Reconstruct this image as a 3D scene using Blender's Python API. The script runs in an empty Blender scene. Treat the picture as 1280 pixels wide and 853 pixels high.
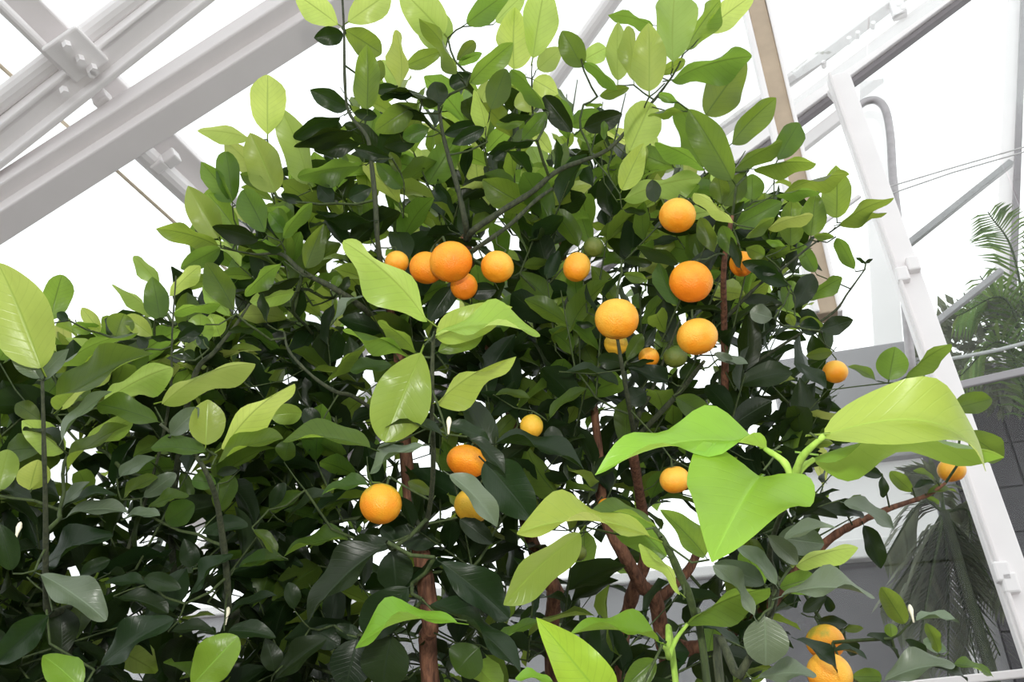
import bpy, math, random
import numpy as np
from mathutils import Vector, Matrix

S = bpy.context.scene
COL = S.collection
random.seed(7)
rng = np.random.default_rng(7)

# ------------------------------------------------------------------ camera
PITCH = math.radians(30.0)
F = 1000.0                                   # focal length in pixels of a 1280 wide frame
CAM = np.array((0.0, 0.0, 1.30))
cam_d = bpy.data.cameras.new('camera')
cam_d.sensor_width = 36.0
cam_d.lens = F / 1280.0 * 36.0
cam_d.clip_start = 0.02
cam_o = bpy.data.objects.new('camera', cam_d)
COL.objects.link(cam_o)
cam_o.location = CAM
cam_o.rotation_euler = (math.radians(90) + PITCH, 0, 0)
S.camera = cam_o

# ------------------------------------------------------------------ sky, flash, exposure
w = bpy.data.worlds.new('overcast_sky')
S.world = w
w.use_nodes = True
bg = w.node_tree.nodes['Background']
bg.inputs['Color'].default_value = (0.97, 0.99, 1.0, 1)
bg.inputs['Strength'].default_value = 1.68

fl = bpy.data.lights.new('camera_flash', 'POINT')
fl.energy = 24.0
fl.shadow_soft_size = 0.02
fl.color = (1.0, 0.97, 0.92)
flo = bpy.data.objects.new('camera_flash', fl)
COL.objects.link(flo)
flo.location = (-0.02, -0.02, 1.42)

S.view_settings.view_transform = 'Standard'
S.view_settings.look = 'None'
S.view_settings.exposure = 0.0
S.view_settings.gamma = 1.0
S.view_settings.use_curve_mapping = False

# ------------------------------------------------------------------ helpers
cp, sp = math.cos(PITCH), math.sin(PITCH)
RIGHT = np.array((1.0, 0, 0)); UPI = np.array((0, -sp, cp)); FWD = np.array((0, cp, sp))
def ray(px, py):
    return FWD + RIGHT * ((px - 640) / F) + UPI * ((426.5 - py) / F)
def P(px, py, d):
    return CAM + ray(px, py) * d
def proj(p):
    q = np.asarray(p) - CAM
    d = q @ FWD
    return 640 + F * (q @ RIGHT) / d, 426.5 - F * (q @ UPI) / d, d
def hit(px, py, p0, n):
    r = ray(px, py)
    return CAM + r * (((p0 - CAM) @ n) / (r @ n))
def nrm(v):
    v = np.asarray(v, float)
    return v / max(np.linalg.norm(v), 1e-9)

def tag(o, label=None, cat=None, group=None, kind=None):
    if label: o['label'] = label
    if cat: o['category'] = cat
    if group: o['group'] = group
    if kind: o['kind'] = kind
    return o
def empty(name, loc=(0, 0, 0)):
    o = bpy.data.objects.new(name, None)
    COL.objects.link(o)
    o.location = loc
    o.empty_display_size = 0.05
    return o
def worldloc(o):
    v = np.zeros(3)
    while o is not None:
        v += np.array(o.location); o = o.parent
    return v
def link(name, mesh, parent=None, M=None):
    """link a mesh; M is its world matrix; parents are unrotated, unscaled"""
    o = bpy.data.objects.new(name, mesh)
    COL.objects.link(o)
    M = Matrix() if M is None else M
    if parent is not None:
        o.parent = parent
        M = Matrix.Translation(-Vector(worldloc(parent))) @ M
    o.matrix_basis = M
    return o

class MB:
    def __init__(s): s.v = []; s.f = []
    def add(s, vs, fs):
        k = len(s.v); s.v += [tuple(map(float, q)) for q in vs]
        s.f += [tuple(i + k for i in q) for q in fs]
    def bar(s, a, b, up, wid, hgt):
        """box from a to b; hgt along up, wid across"""
        a = np.asarray(a, float); b = np.asarray(b, float)
        x = nrm(b - a); y = nrm(np.cross(up, x)); z = np.cross(x, y)
        vs = [e + y * i * wid / 2 + z * j * hgt / 2 for e in (a, b) for i, j in ((-1, -1), (1, -1), (1, 1), (-1, 1))]
        s.add(vs, [(3, 2, 1, 0), (4, 5, 6, 7), (0, 1, 5, 4), (1, 2, 6, 5), (2, 3, 7, 6), (3, 0, 4, 7)])
    def tube(s, pts, rad, n=8, cap=True):
        pts = [np.asarray(p, float) for p in pts]
        if np.isscalar(rad): rad = [rad] * len(pts)
        k = len(s.v); ref = np.array((0.31, 0.2, 0.93))
        for i, p in enumerate(pts):
            t = nrm(pts[min(i + 1, len(pts) - 1)] - pts[max(i - 1, 0)])
            if abs(t @ ref) > 0.97: ref = np.array((0.9, 0.4, 0.1))
            y = nrm(np.cross(ref, t)); z = np.cross(t, y)
            for j in range(n):
                a = 2 * math.pi * j / n
                s.v.append(tuple(p + rad[i] * (y * math.cos(a) + z * math.sin(a))))
        for i in range(len(pts) - 1):
            for j in range(n):
                q = (j + 1) % n
                s.f.append((k + i * n + j, k + i * n + q, k + (i + 1) * n + q, k + (i + 1) * n + j))
        if cap:
            s.f.append(tuple(k + j for j in reversed(range(n))))
            s.f.append(tuple(k + (len(pts) - 1) * n + j for j in range(n)))
    def build(s, name, mat, parent=None, smooth=False, bevel=0):
        # geometry is given in world space; the object's origin goes to the centre of its base
        v = np.array(s.v)
        o3 = np.array(((v[:, 0].min() + v[:, 0].max()) / 2, (v[:, 1].min() + v[:, 1].max()) / 2, v[:, 2].min()))
        me = bpy.data.meshes.new(name)
        me.from_pydata([tuple(q) for q in (v - o3)], [], s.f)
        if smooth: me.polygons.foreach_set('use_smooth', [True] * len(me.polygons))
        me.materials.append(mat)
        me.validate(); me.update()
        o = link(name, me, parent, Matrix.Translation(Vector(o3)))
        if bevel:
            m = o.modifiers.new('bevel', 'BEVEL'); m.width = bevel; m.segments = 2; m.limit_method = 'ANGLE'
        return o

def spline(pts, n=6):
    """Catmull-Rom through pts"""
    pts = [np.asarray(p, float) for p in pts]
    if len(pts) < 3: return [pts[0] * (1 - t) + pts[-1] * t for t in np.linspace(0, 1, n + 1)]
    q = [2 * pts[0] - pts[1]] + pts + [2 * pts[-1] - pts[-2]]
    out = []
    for i in range(1, len(q) - 2):
        for t in np.linspace(0, 1, n, endpoint=False):
            a, b, c, d = q[i - 1:i + 3]
            out.append(0.5 * (2 * b + (c - a) * t + (2 * a - 5 * b + 4 * c - d) * t * t + (3 * b - a - 3 * c + d) * t ** 3))
    out.append(pts[-1])
    return out

# ------------------------------------------------------------------ materials
def mat(name):
    m = bpy.data.materials.new(name); m.use_nodes = True
    nt = m.node_tree
    return m, nt, nt.nodes['Principled BSDF'], nt.nodes['Material Output']
def N(nt, t, **kw):
    n = nt.nodes.new(t)
    for k, v in kw.items(): setattr(n, k, v)
    return n
def math_n(nt, op, a, b=None, c=None, clamp=False):
    n = N(nt, 'ShaderNodeMath', operation=op, use_clamp=clamp)
    for i, x in enumerate((a, b, c)):
        if x is None: continue
        if isinstance(x, (int, float)): n.inputs[i].default_value = x
        else: nt.links.new(x, n.inputs[i])
    return n.outputs[0]
def mixc(nt, fac, a, b, blend='MIX'):
    n = N(nt, 'ShaderNodeMix', data_type='RGBA', blend_type=blend)
    for sock, x in ((n.inputs[0], fac), (n.inputs[6], a), (n.inputs[7], b)):
        if isinstance(x, (int, float)): sock.default_value = x
        elif isinstance(x, tuple): sock.default_value = x + (1,) if len(x) == 3 else x
        else: nt.links.new(x, sock)
    return n.outputs[2]

def leaf_material(name, top, trans, tf, rough, spec):
    m, nt, pb, out = mat(name)
    L = nt.links.new
    uv = N(nt, 'ShaderNodeUVMap'); uv.uv_map = 'UVMap'
    sx = N(nt, 'ShaderNodeSeparateXYZ'); L(uv.outputs[0], sx.inputs[0])
    u, v = sx.outputs[0], sx.outputs[1]
    av = math_n(nt, 'ABSOLUTE', math_n(nt, 'SUBTRACT', v, 0.5))            # 0 at the midrib, .5 at the edge
    rib = math_n(nt, 'SUBTRACT', 1.0, math_n(nt, 'DIVIDE', av, 0.034), clamp=True)
    # side veins run forward from the midrib
    ph = math_n(nt, 'MULTIPLY', math_n(nt, 'SUBTRACT', u, math_n(nt, 'MULTIPLY', av, 0.42)), 11.0)
    tri = math_n(nt, 'ABSOLUTE', math_n(nt, 'SUBTRACT', math_n(nt, 'FRACT', ph), 0.5))
    vein = math_n(nt, 'SUBTRACT', 1.0, math_n(nt, 'DIVIDE', tri, 0.09), clamp=True)
    veins = math_n(nt, 'MAXIMUM', rib, math_n(nt, 'MULTIPLY', vein, 0.30))
    oi = N(nt, 'ShaderNodeObjectInfo'); ge = N(nt, 'ShaderNodeNewGeometry')
    rnd = math_n(nt, 'FRACT', math_n(nt, 'ADD', oi.outputs['Random'], ge.outputs['Random Per Island']))
    no = N(nt, 'ShaderNodeTexNoise'); no.inputs['Scale'].default_value = 5.0; no.inputs['Detail'].default_value = 4
    L(uv.outputs[0], no.inputs['Vector'])
    def colour(c, veincol):
        hs = N(nt, 'ShaderNodeHueSaturation')
        hs.inputs['Color'].default_value = c + (1,)
        L(math_n(nt, 'ADD', 0.478, math_n(nt, 'MULTIPLY', rnd, 0.04)), hs.inputs['Hue'])
        L(math_n(nt, 'ADD', 0.68, math_n(nt, 'MULTIPLY', math_n(nt, 'FRACT', math_n(nt, 'MULTIPLY', rnd, 7.31)), 0.7)), hs.inputs['Value'])
        c1 = mixc(nt, math_n(nt, 'MULTIPLY', no.outputs['Fac'], 0.35), hs.outputs[0], tuple(x * 0.6 for x in c))
        return mixc(nt, math_n(nt, 'MULTIPLY', veins, 0.8), c1, veincol)
    L(colour(top, tuple(min(1, x * 1.35 + 0.01) for x in top)), pb.inputs['Base Color'])
    pb.inputs['Roughness'].default_value = rough
    pb.inputs['Specular IOR Level'].default_value = spec
    bp = N(nt, 'ShaderNodeBump'); bp.inputs['Strength'].default_value = 0.22; bp.inputs['Distance'].default_value = 0.002
    hgt = math_n(nt, 'ADD', math_n(nt, 'MULTIPLY', veins, -1.0), math_n(nt, 'MULTIPLY', no.outputs['Fac'], 0.9))
    L(hgt, bp.inputs['Height']); L(bp.outputs[0], pb.inputs['Normal'])
    tr = N(nt, 'ShaderNodeBsdfTranslucent')
    L(colour(trans, tuple(x * 0.28 for x in trans)), tr.inputs['Color'])
    mx = N(nt, 'ShaderNodeMixShader'); mx.inputs[0].default_value = tf
    L(pb.outputs[0], mx.inputs[1]); L(tr.outputs[0], mx.inputs[2]); L(mx.outputs[0], out.inputs['Surface'])
    return m
LEAF = {
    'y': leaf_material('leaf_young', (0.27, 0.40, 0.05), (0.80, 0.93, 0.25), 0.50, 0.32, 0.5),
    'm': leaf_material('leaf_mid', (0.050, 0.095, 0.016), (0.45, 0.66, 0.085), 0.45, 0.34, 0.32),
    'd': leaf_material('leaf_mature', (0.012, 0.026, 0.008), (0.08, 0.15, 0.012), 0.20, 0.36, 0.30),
    'n': leaf_material('leaf_lime', (0.20, 0.38, 0.03), (0.62, 0.84, 0.12), 0.45, 0.33, 0.5),
    'g': leaf_material('leaf_painted_sheen', (0.115, 0.155, 0.095), (0.16, 0.26, 0.06), 0.20, 0.36, 0.6),  # pale grey-green base colour stands in for sky sheen and flash light
}
def bark(name, c1, c2, scale, bump=0.6):
    m, nt, pb, out = mat(name); L = nt.links.new
    tc = N(nt, 'ShaderNodeTexCoord'); mp = N(nt, 'ShaderNodeMapping'); mp.inputs['Scale'].default_value = (scale, scale, scale * 0.12)
    L(tc.outputs['Object'], mp.inputs[0])
    no = N(nt, 'ShaderNodeTexNoise'); no.inputs['Scale'].default_value = 1; no.inputs['Detail'].default_value = 6; no.inputs['Roughness'].default_value = 0.65
    L(mp.outputs[0], no.inputs['Vector'])
    cr = N(nt, 'ShaderNodeValToRGB'); cr.color_ramp.elements[0].position = 0.35; cr.color_ramp.elements[1].position = 0.68
    cr.color_ramp.elements[0].color = c1 + (1,); cr.color_ramp.elements[1].color = c2 + (1,)
    L(no.outputs['Fac'], cr.inputs[0]); L(cr.outputs[0], pb.inputs['Base Color'])
    pb.inputs['Roughness'].default_value = 0.8
    bp = N(nt, 'ShaderNodeBump'); bp.inputs['Strength'].default_value = bump; bp.inputs['Distance'].default_value = 0.004
    L(no.outputs['Fac'], bp.inputs['Height']); L(bp.outputs[0], pb.inputs['Normal'])
    return m
BARK = bark('brown_bark', (0.06, 0.022, 0.012), (0.27, 0.12, 0.065), 160)
GREYBARK = bark('green_grey_twig', (0.018, 0.026, 0.012), (0.065, 0.075, 0.036), 220, 0.4)
DARKTWIG = bark('green_twig', (0.022, 0.036, 0.009), (0.06, 0.09, 0.022), 200, 0.2)
YOUNGSTEM = bark('young_green_stem', (0.20, 0.34, 0.04), (0.32, 0.48, 0.08), 120, 0.1)

def paint(name, c, rough=0.5, noise=0.12, scale=6.0, metal=0.0):
    m, nt, pb, out = mat(name); L = nt.links.new
    tc = N(nt, 'ShaderNodeTexCoord')
    no = N(nt, 'ShaderNodeTexNoise'); no.inputs['Scale'].default_value = scale; no.inputs['Detail'].default_value = 6
    L(tc.outputs['Object'], no.inputs['Vector'])
    L(mixc(nt, math_n(nt, 'MULTIPLY', no.outputs['Fac'], 1.0), tuple(x * (1 - noise) for x in c), tuple(min(1, x * (1 + noise)) for x in c)), pb.inputs['Base Color'])
    pb.inputs['Roughness'].default_value = rough; pb.inputs['Metallic'].default_value = metal
    bp = N(nt, 'ShaderNodeBump'); bp.inputs['Strength'].default_value = 0.1; bp.inputs['Distance'].default_value = 0.002
    L(no.outputs['Fac'], bp.inputs['Height']); L(bp.outputs[0], pb.inputs['Normal'])
    return m
WHITE = paint('white_paint', (0.86, 0.83, 0.83), 0.45, 0.05)
OFFWHITE = paint('warm_white_paint', (0.80, 0.76, 0.76), 0.5, 0.06)
RUST = paint('tan_weathered_wood', (0.47, 0.37, 0.27), 0.7, 0.2, 14)
RUBBER = paint('grey_seal', (0.20, 0.18, 0.19), 0.5, 0.2)
GALV = paint('galvanised_pipe', (0.40, 0.38, 0.39), 0.4, 0.25, 30, 0.3)
WIREM = paint('grey_wire', (0.55, 0.54, 0.54), 0.5)
CORD = paint('tan_cord', (0.72, 0.62, 0.48), 0.8)
DARKWALL = paint('dark_slate_cladding', (0.075, 0.066, 0.075), 0.6, 0.35, 9)
GREYWALL = paint('grey_render', (0.20, 0.185, 0.20), 0.8, 0.25, 4)
PALEWALL = paint('pale_grey_render', (0.36, 0.345, 0.36), 0.8, 0.15, 3)
SOIL = paint('potting_soil', (0.07, 0.05, 0.035), 0.95, 0.5, 25)
GRAVEL = paint('pale_gravel', (0.15, 0.14, 0.13), 0.95, 0.4, 60)
BUDM = paint('cream_bud', (0.85, 0.80, 0.62), 0.5)
PALMM = leaf_material('palm_leaflet', (0.16, 0.24, 0.07), (0.24, 0.38, 0.10), 0.35, 0.5, 0.3)
PALMGREY = leaf_material('reflection_grey_leaflet', (0.19, 0.20, 0.14), (0.18, 0.22, 0.11), 0.3, 0.5, 0.3)  # paler, greyer leaf colour imitates reflection on the glass; the bush shares it

def glass(name, dirt):
    m, nt, pb, out = mat(name); L = nt.links.new
    nt.nodes.remove(pb)
    t = N(nt, 'ShaderNodeBsdfTransparent'); t.inputs[0].default_value = (0.97, 0.985, 0.98, 1)
    g = N(nt, 'ShaderNodeBsdfGlossy'); g.inputs['Roughness'].default_value = 0.02
    fr = N(nt, 'ShaderNodeFresnel'); fr.inputs[0].default_value = 1.45
    m1 = N(nt, 'ShaderNodeMixShader'); L(math_n(nt, 'MULTIPLY', fr.outputs[0], 0.3), m1.inputs[0]); L(t.outputs[0], m1.inputs[1]); L(g.outputs[0], m1.inputs[2])
    d = N(nt, 'ShaderNodeBsdfTranslucent'); d.inputs[0].default_value = (0.85, 0.84, 0.85, 1)
    tc = N(nt, 'ShaderNodeTexCoord')
    no = N(nt, 'ShaderNodeTexNoise'); no.inputs['Scale'].default_value = 3.0; no.inputs['Detail'].default_value = 8; L(tc.outputs['Object'], no.inputs['Vector'])
    m2 = N(nt, 'ShaderNodeMixShader'); L(math_n(nt, 'MULTIPLY', no.outputs['Fac'], dirt), m2.inputs[0]); L(m1.outputs[0], m2.inputs[1]); L(d.outputs[0], m2.inputs[2])
    L(m2.outputs[0], out.inputs['Surface'])
    return m
GLASS = glass('clear_glass', 0.03)
DIRTY = glass('dusty_glass', 0.06)

def fruit_material(name, c_lo, c_hi, green):
    m, nt, pb, out = mat(name); L = nt.links.new
    tc = N(nt, 'ShaderNodeTexCoord'); oi = N(nt, 'ShaderNodeObjectInfo')
    ad = N(nt, 'ShaderNodeVectorMath', operation='ADD'); L(tc.outputs['Object'], ad.inputs[0]); L(oi.outputs['Random'], ad.inputs[1])
    sx = N(nt, 'ShaderNodeSeparateXYZ'); L(tc.outputs['Object'], sx.inputs[0])
    no = N(nt, 'ShaderNodeTexNoise'); no.inputs['Scale'].default_value = 1.1; no.inputs['Detail'].default_value = 5; L(ad.outputs[0], no.inputs['Vector'])
    # ripening runs from the blossom end upwards
    f = math_n(nt, 'ADD', math_n(nt, 'MULTIPLY', sx.outputs[2], 0.35), no.outputs['Fac'], clamp=True)
    cr = N(nt, 'ShaderNodeValToRGB'); e = cr.color_ramp.elements
    e[0].position = 0.25; e[0].color = c_lo + (1,); e[1].position = 0.62; e[1].color = c_hi + (1,)
    if green:
        x = e.new(0.80); x.color = green + (1,)
    L(f, cr.inputs[0]); L(cr.outputs[0], pb.inputs['Base Color'])
    vo = N(nt, 'ShaderNodeTexVoronoi'); vo.inputs['Scale'].default_value = 16; L(ad.outputs[0], vo.inputs['Vector'])
    bp = N(nt, 'ShaderNodeBump'); bp.inputs['Strength'].default_value = 0.2; bp.inputs['Distance'].default_value = 0.03
    L(vo.outputs['Distance'], bp.inputs['Height']); L(bp.outputs[0], pb.inputs['Normal'])
    pb.inputs['Roughness'].default_value = 0.42; pb.inputs['Specular IOR Level'].default_value = 0.45
    pb.inputs['Subsurface Weight'].default_value = 0.0
    return m
FR = {
    'o': fruit_material('orange_peel', (0.90, 0.24, 0.010), (0.92, 0.36, 0.016), None),
    'a': fruit_material('amber_peel', (0.92, 0.32, 0.012), (0.90, 0.48, 0.055), None),
    'g': fruit_material('part_green_peel', (0.92, 0.30, 0.014), (0.86, 0.42, 0.025), (0.42, 0.36, 0.035)),
    'l': fruit_material('yellow_peel', (0.86, 0.46, 0.035), (0.72, 0.46, 0.04), (0.40, 0.38, 0.04)),
    'n': fruit_material('unripe_peel', (0.16, 0.19, 0.03), (0.10, 0.15, 0.025), None),
}

# ------------------------------------------------------------------ the glasshouse
D1 = nrm((1, -0.345, 0.60))                # up the roof slope
D2 = nrm((0.345, 1, 0))                    # along the house
E1 = nrm((1, -0.345, 0))                   # across the house, level
RN = nrm(np.cross(D1, D2))                 # roof normal (up)
if RN[2] < 0: RN = -RN
R0 = P(200, 170, 2.7)
def roof(px, py, drop=0.0): return hit(px, py, R0 - RN * drop, RN)
Z = np.array((0, 0, 1.0))
W0 = roof(1080, 95)                        # the far glass wall hangs under the rafter seen at the right
def far(px, py, near=0.0): return hit(px, py, W0 - D2 * near, D2)
VF = W0 @ D2                               # position of the far wall along the house
print('far wall', W0, 'roof', R0, VF)

fl_b = MB(); fl_b.add([(-14, -6, 0), (14, -6, 0), (14, 22, 0), (-14, 22, 0), (-14, -6, -0.1), (14, -6, -0.1), (14, 22, -0.1), (-14, 22, -0.1)],
                      [(0, 1, 2, 3), (7, 6, 5, 4), (0, 4, 5, 1), (1, 5, 6, 2), (2, 6, 7, 3), (3, 7, 4, 0)])
tag(fl_b.build('floor', GRAVEL), 'pale gravel floor of the glasshouse', kind='structure')

ceiling = tag(empty('ceiling', (0, 0, 2.2)), 'sloping glass roof on white painted steel beams', kind='structure')
wall_back = tag(empty('wall_back', tuple(W0 * (1, 1, 0))), 'tall glass end wall with white and tan posts', kind='structure')
wall_left = tag(empty('wall_left', (-3, 1, 0)), 'glass side wall below the roof eaves', kind='structure')

def ext(a, b, s, e):
    d = b - a
    return a - d * s, b + d * e
def roofbar(name, p, q, wid, hgt, drop, m, s=0.6, e=0.4, parent=None, bevel=0.006):
    a, b = ext(roof(*p, drop), roof(*q, drop), s, e)
    x = MB(); x.bar(a, b, RN, wid, hgt)
    return x.build(name, m, parent or ceiling, bevel=bevel)
def roofpipe(name, p, q, r, drop, m, s=0.6, e=0.4, parent=None):
    a, b = ext(roof(*p, drop), roof(*q, drop), s, e)
    x = MB(); x.tube([a, b], r, 14)
    return x.build(name, m, parent or ceiling, smooth=False)

# rafters (named by what they are), seen at the left of the tree
roofbar('rafter', (0, 241), (360, 9), 0.082, 0.07, 0.12, OFFWHITE, 0.25, 0.5)
roofbar('rafter', (0, 277), (400, 22), 0.096, 0.07, 0.16, OFFWHITE, 0.25, 0.5)
roofbar('rafter_lip', (0, 258), (380, 15), 0.012, 0.05, 0.10, WHITE, 0.25, 0.5)
roofbar('rafter', (0, 178), (225, 0), 0.10, 0.05, 0.06, WHITE, 0.3, 1.2)
roofbar('rafter_lip', (0, 199), (252, 0), 0.022, 0.07, 0.09, WHITE, 0.3, 1.2)
roofbar('rafter_lip', (0, 158), (195, 0), 0.022, 0.07, 0.05, OFFWHITE, 0.3, 1.2)
roofpipe('roof_pipe', (0, 126), (165, 0), 0.032, 0.02, WHITE, 0.3, 1.2)
roofpipe('roof_pipe', (690, 105), (765, 0), 0.034, 0.05, WHITE, 6, 2)
# the purlin that crosses above them, with the pipe clipped to it
roofbar('purlin', (20, 0), (262, 236), 0.11, 0.05, -0.02, OFFWHITE, 0.5, 1.0)
roofpipe('purlin_pipe', (0, 6), (104, 108), 0.016, 0.045, WHITE, 0.4, 0.0)
roofpipe('purlin_pipe', (165, 178), (245, 252), 0.036, 0.04, WHITE, 0.35, 1.6)
roofpipe('hanging_cord', (0, 82), (220, 280), 0.006, 0.0, CORD, 0.2, 1.5)
# gusset plate with bolts where the pipe, rafter and purlin meet
g = MB()
c0 = roof(95, 68, 0.09)
g.bar(c0 - D1 * 0.06, c0 + D1 * 0.06, RN, 0.13, 0.02)
gus = g.build('gusset_plate', WHITE, ceiling, bevel=0.006)
for (bx, by) in ((83, 55), (100, 73), (113, 87), (80, 112), (116, 84)):
    x = MB(); q = roof(bx, by, 0.10); x.tube([q, q - RN * 0.03], 0.013, 6); x.build('bolt', WHITE, gus)
for (bx, by) in ((198, 205), (214, 198), (158, 158), (128, 125)):
    x = MB(); q = roof(bx, by, 0.06); x.bar(q - D2 * 0.02, q + D2 * 0.02, RN, 0.05, 0.05); x.build('pipe_clip', WHITE, ceiling, bevel=0.006)

# the truss rafter over the far wall, right of the tree
def wallbar(name, p, q, wid, thick, near, m, parent=None, s=0.0, e=0.0, bevel=0.005):
    a, b = ext(far(*p, near), far(*q, near), s, e)
    x = MB(); x.bar(a, b, D2, wid, thick)
    return x.build(name, m, parent or wall_back, bevel=bevel)
truss = wallbar('truss_rafter', (1000, 138), (1150, 26), 0.155, 0.03, 0.04, WHITE, None, 5.5, 1.2)
wallbar('rail', (985, 102), (1100, 16), 0.028, 0.09, 0.05, OFFWHITE, truss, 6.5, 1.5)
wallbar('seal', (1010, 146), (1200, 4), 0.030, 0.05, 0.06, RUBBER, truss, 4.2, 1.2)
wallbar('seal_edge', (1000, 146), (1190, 4), 0.010, 0.07, 0.07, WHITE, truss, 4.2, 1.2)
for (bx, by) in ((1061, 54), (1072, 47), (1091, 35), (1123, 12), (1128, 16), (1030, 84)):
    x = MB(); q = far(bx, by, 0.06); x.tube([q, q - D2 * 0.04], 0.014, 6); x.build('bolt', OFFWHITE, truss)
x = MB(); q = far(1120, 6, 0.07); x.bar(q - Z * 0.10, q + Z * 0.10, D2, 0.07, 0.05); x.build('bracket', OFFWHITE, truss, bevel=0.005)

# the tan post that stands in front of the far wall
NB = 1.1
tp = tag(wallbar('hanging_bar', (957, 60), (1020, 330), 0.072, 0.07, NB, RUST, None, 0.7, 0.2), 'tan weathered face between white edges')
def off(a, b, px): return ((a[0] + px, a[1]), (b[0] + px, b[1]))
for dx, ww in ((-15, 0.022), (15, 0.014)):
    a, b = off((957, 60), (1020, 330), dx)
    wallbar('bar_edge', a, b, ww, 0.085, NB + 0.005, WHITE, tp, 0.7, 0.2)
# white post with a stay pipe, latch and lugs
wp = wallbar('post', (1052, 110), (1272, 745), 0.105, 0.06, 0.25, WHITE, None, 0.03, 0.35)
a, b = (1041, 110), (1258, 745)
wallbar('post_lip', a, b, 0.014, 0.085, 0.27, OFFWHITE, wp, 0.03, 0.35)
for (bx, by) in ((1252, 716), (1262, 730), (1128, 345), (1141, 332)):
    x = MB(); q = far(bx, by, 0.29); x.bar(q - Z * 0.035, q + Z * 0.035, D2, 0.05, 0.05); x.build('latch', WHITE, wp, bevel=0.008)
wallbar('post', (1092, 150), (1110, 430), 0.17, 0.06, -1.5, WHITE, None, 0.2, 5)
wallbar('post', (1268, 60), (1258, 300), 0.16, 0.08, -3.0, OFFWHITE, None, 0.6, 4)
wallbar('post_lip', (1277, 60), (1268, 300), 0.05, 0.09, -2.95, RUBBER, None, 0.6, 4)
wallbar('brace', (1140, 302), (1258, 208), 0.032, 0.04, -0.12, GALV, None, 0.1, 0.05)
wallbar('brace', (1172, 402), (1248, 342), 0.028, 0.04, -0.12, GALV, None, 0.1, 0.05)
wallbar('brace', (1005, 180), (1050, 145), 0.07, 0.04, 0.02, WHITE, None, 0.2, 0.1)
wallbar('brace', (1068, 150), (1040, 118), 0.03, 0.04, 0.2, WHITE, None, 0.2, 0.1)
x = MB()
x.tube(spline([far(*q, 0.05) for q in ((1070, 136), (1082, 127), (1096, 126), (1107, 138), (1113, 170), (1116, 220), (1122, 275), (1130, 360), (1140, 470))], 6), 0.020, 12)
x.build('bent_pipe', GALV, wall_back, smooth=True)
for pts in (((1100, 247), (1190, 216), (1280, 190), (1400, 150)), ((1100, 237), (1190, 210), (1280, 184), (1400, 146)),):
    x = MB(); x.tube([far(*q, 0.10) for q in pts], 0.004, 6); x.build('guy_wire', WIREM, wall_back)
x = MB(); x.tube(spline([far(*q, -0.02) for q in ((1180, 450), (1215, 444), (1250, 437), (1300, 424))], 5), 0.008, 8); x.build('hose', WIREM, wall_back)
wallbar('glazing_bar', (1195, 483), (1290, 462), 0.035, 0.02, 0.0, PALEWALL, None, 0.2, 1.0)
wallbar('glazing_bar', (1130, 858), (1290, 841), 0.03, 0.02, 0.0, OFFWHITE, None, 3.0, 1.0)
wallbar('glazing_bar', (1000, 300), (1075, 245), 0.02, 0.02, 0.0, WHITE, None, 0.0, 0.0)

# panes: roof
def pane(corners, n, name, parent, m, th=0.004):
    x = MB(); c = [np.asarray(q) for q in corners]
    x.add(c + [q + n * th for q in c], [(0, 1, 2, 3), (7, 6, 5, 4), (0, 4, 5, 1), (1, 5, 6, 2), (2, 6, 7, 3), (3, 7, 4, 0)])
    return x.build(name, m, parent)
base = R0 + RN * 0.06
u_lo = -2.2; v_hi = VF - base @ D2
for i in range(5):
    for j in range(5):
        u0 = u_lo + i * 1.75; u1 = u0 + 1.74
        v0 = v_hi - (j + 1) * 1.2; v1 = v0 + 1.19
        pane([base + D1 * uu + D2 * vv for uu, vv in ((u0, v0), (u1, v0), (u1, v1), (u0, v1))], RN, 'glass_pane', ceiling, GLASS)
# panes: far wall, from a low kerb up to the rafter
eave = base + D1 * u_lo + D2 * v_hi
for i in range(6):
    e0 = i * 1.25; e1 = e0 + 1.24
    z0 = 0.45
    for k in range(2):
        def topz(e): return eave[2] + e * 0.567 - 0.02
        zl, zr = (z0, z0) if k == 0 else (2.12, 2.12)
        tl, tr = (2.11, 2.11) if k == 0 else (topz(e0), topz(e1))
        if k == 1 and max(tl, tr) < 2.2: continue
        tl = max(tl, zl + 0.02)
        q = eave * (1, 1, 0)
        pane([q + E1 * e0 + Z * zl, q + E1 * e1 + Z * zr, q + E1 * e1 + Z * tr, q + E1 * e0 + Z * tl], D2, 'glass_pane', wall_back, DIRTY if (i > 3 and k == 0) else GLASS)
x = MB(); q = eave * (1, 1, 0); x.bar(q - E1 * 0.2 + Z * 0.22, q + E1 * 7.6 + Z * 0.22, Z, 0.2, 0.44); x.build('kerb', PALEWALL, wall_back, bevel=0.01)
# panes: side wall under the eaves
for j in range(5):
    v0 = v_hi - (j + 1) * 1.2; v1 = v0 + 1.19
    q0 = (base + D1 * u_lo + D2 * v0); q1 = (base + D1 * u_lo + D2 * v1)
    pane([q0 * (1, 1, 0) + Z * 0.45, q1 * (1, 1, 0) + Z * 0.45, q1 - Z * 0.02, q0 - Z * 0.02], -E1, 'glass_pane', wall_left, GLASS)
x = MB(); q0 = (base + D1 * u_lo + D2 * (v_hi - 6.0)) * (1, 1, 0); q1 = eave * (1, 1, 0)
x.bar(q0 + Z * 0.22, q1 + Z * 0.22, Z, 0.2, 0.44); x.build('kerb', PALEWALL, wall_left, bevel=0.01)

# ------------------------------------------------------------------ beyond the far wall
def outp(px, py, dist): return hit(px, py, W0 + D2 * dist, D2)
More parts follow.
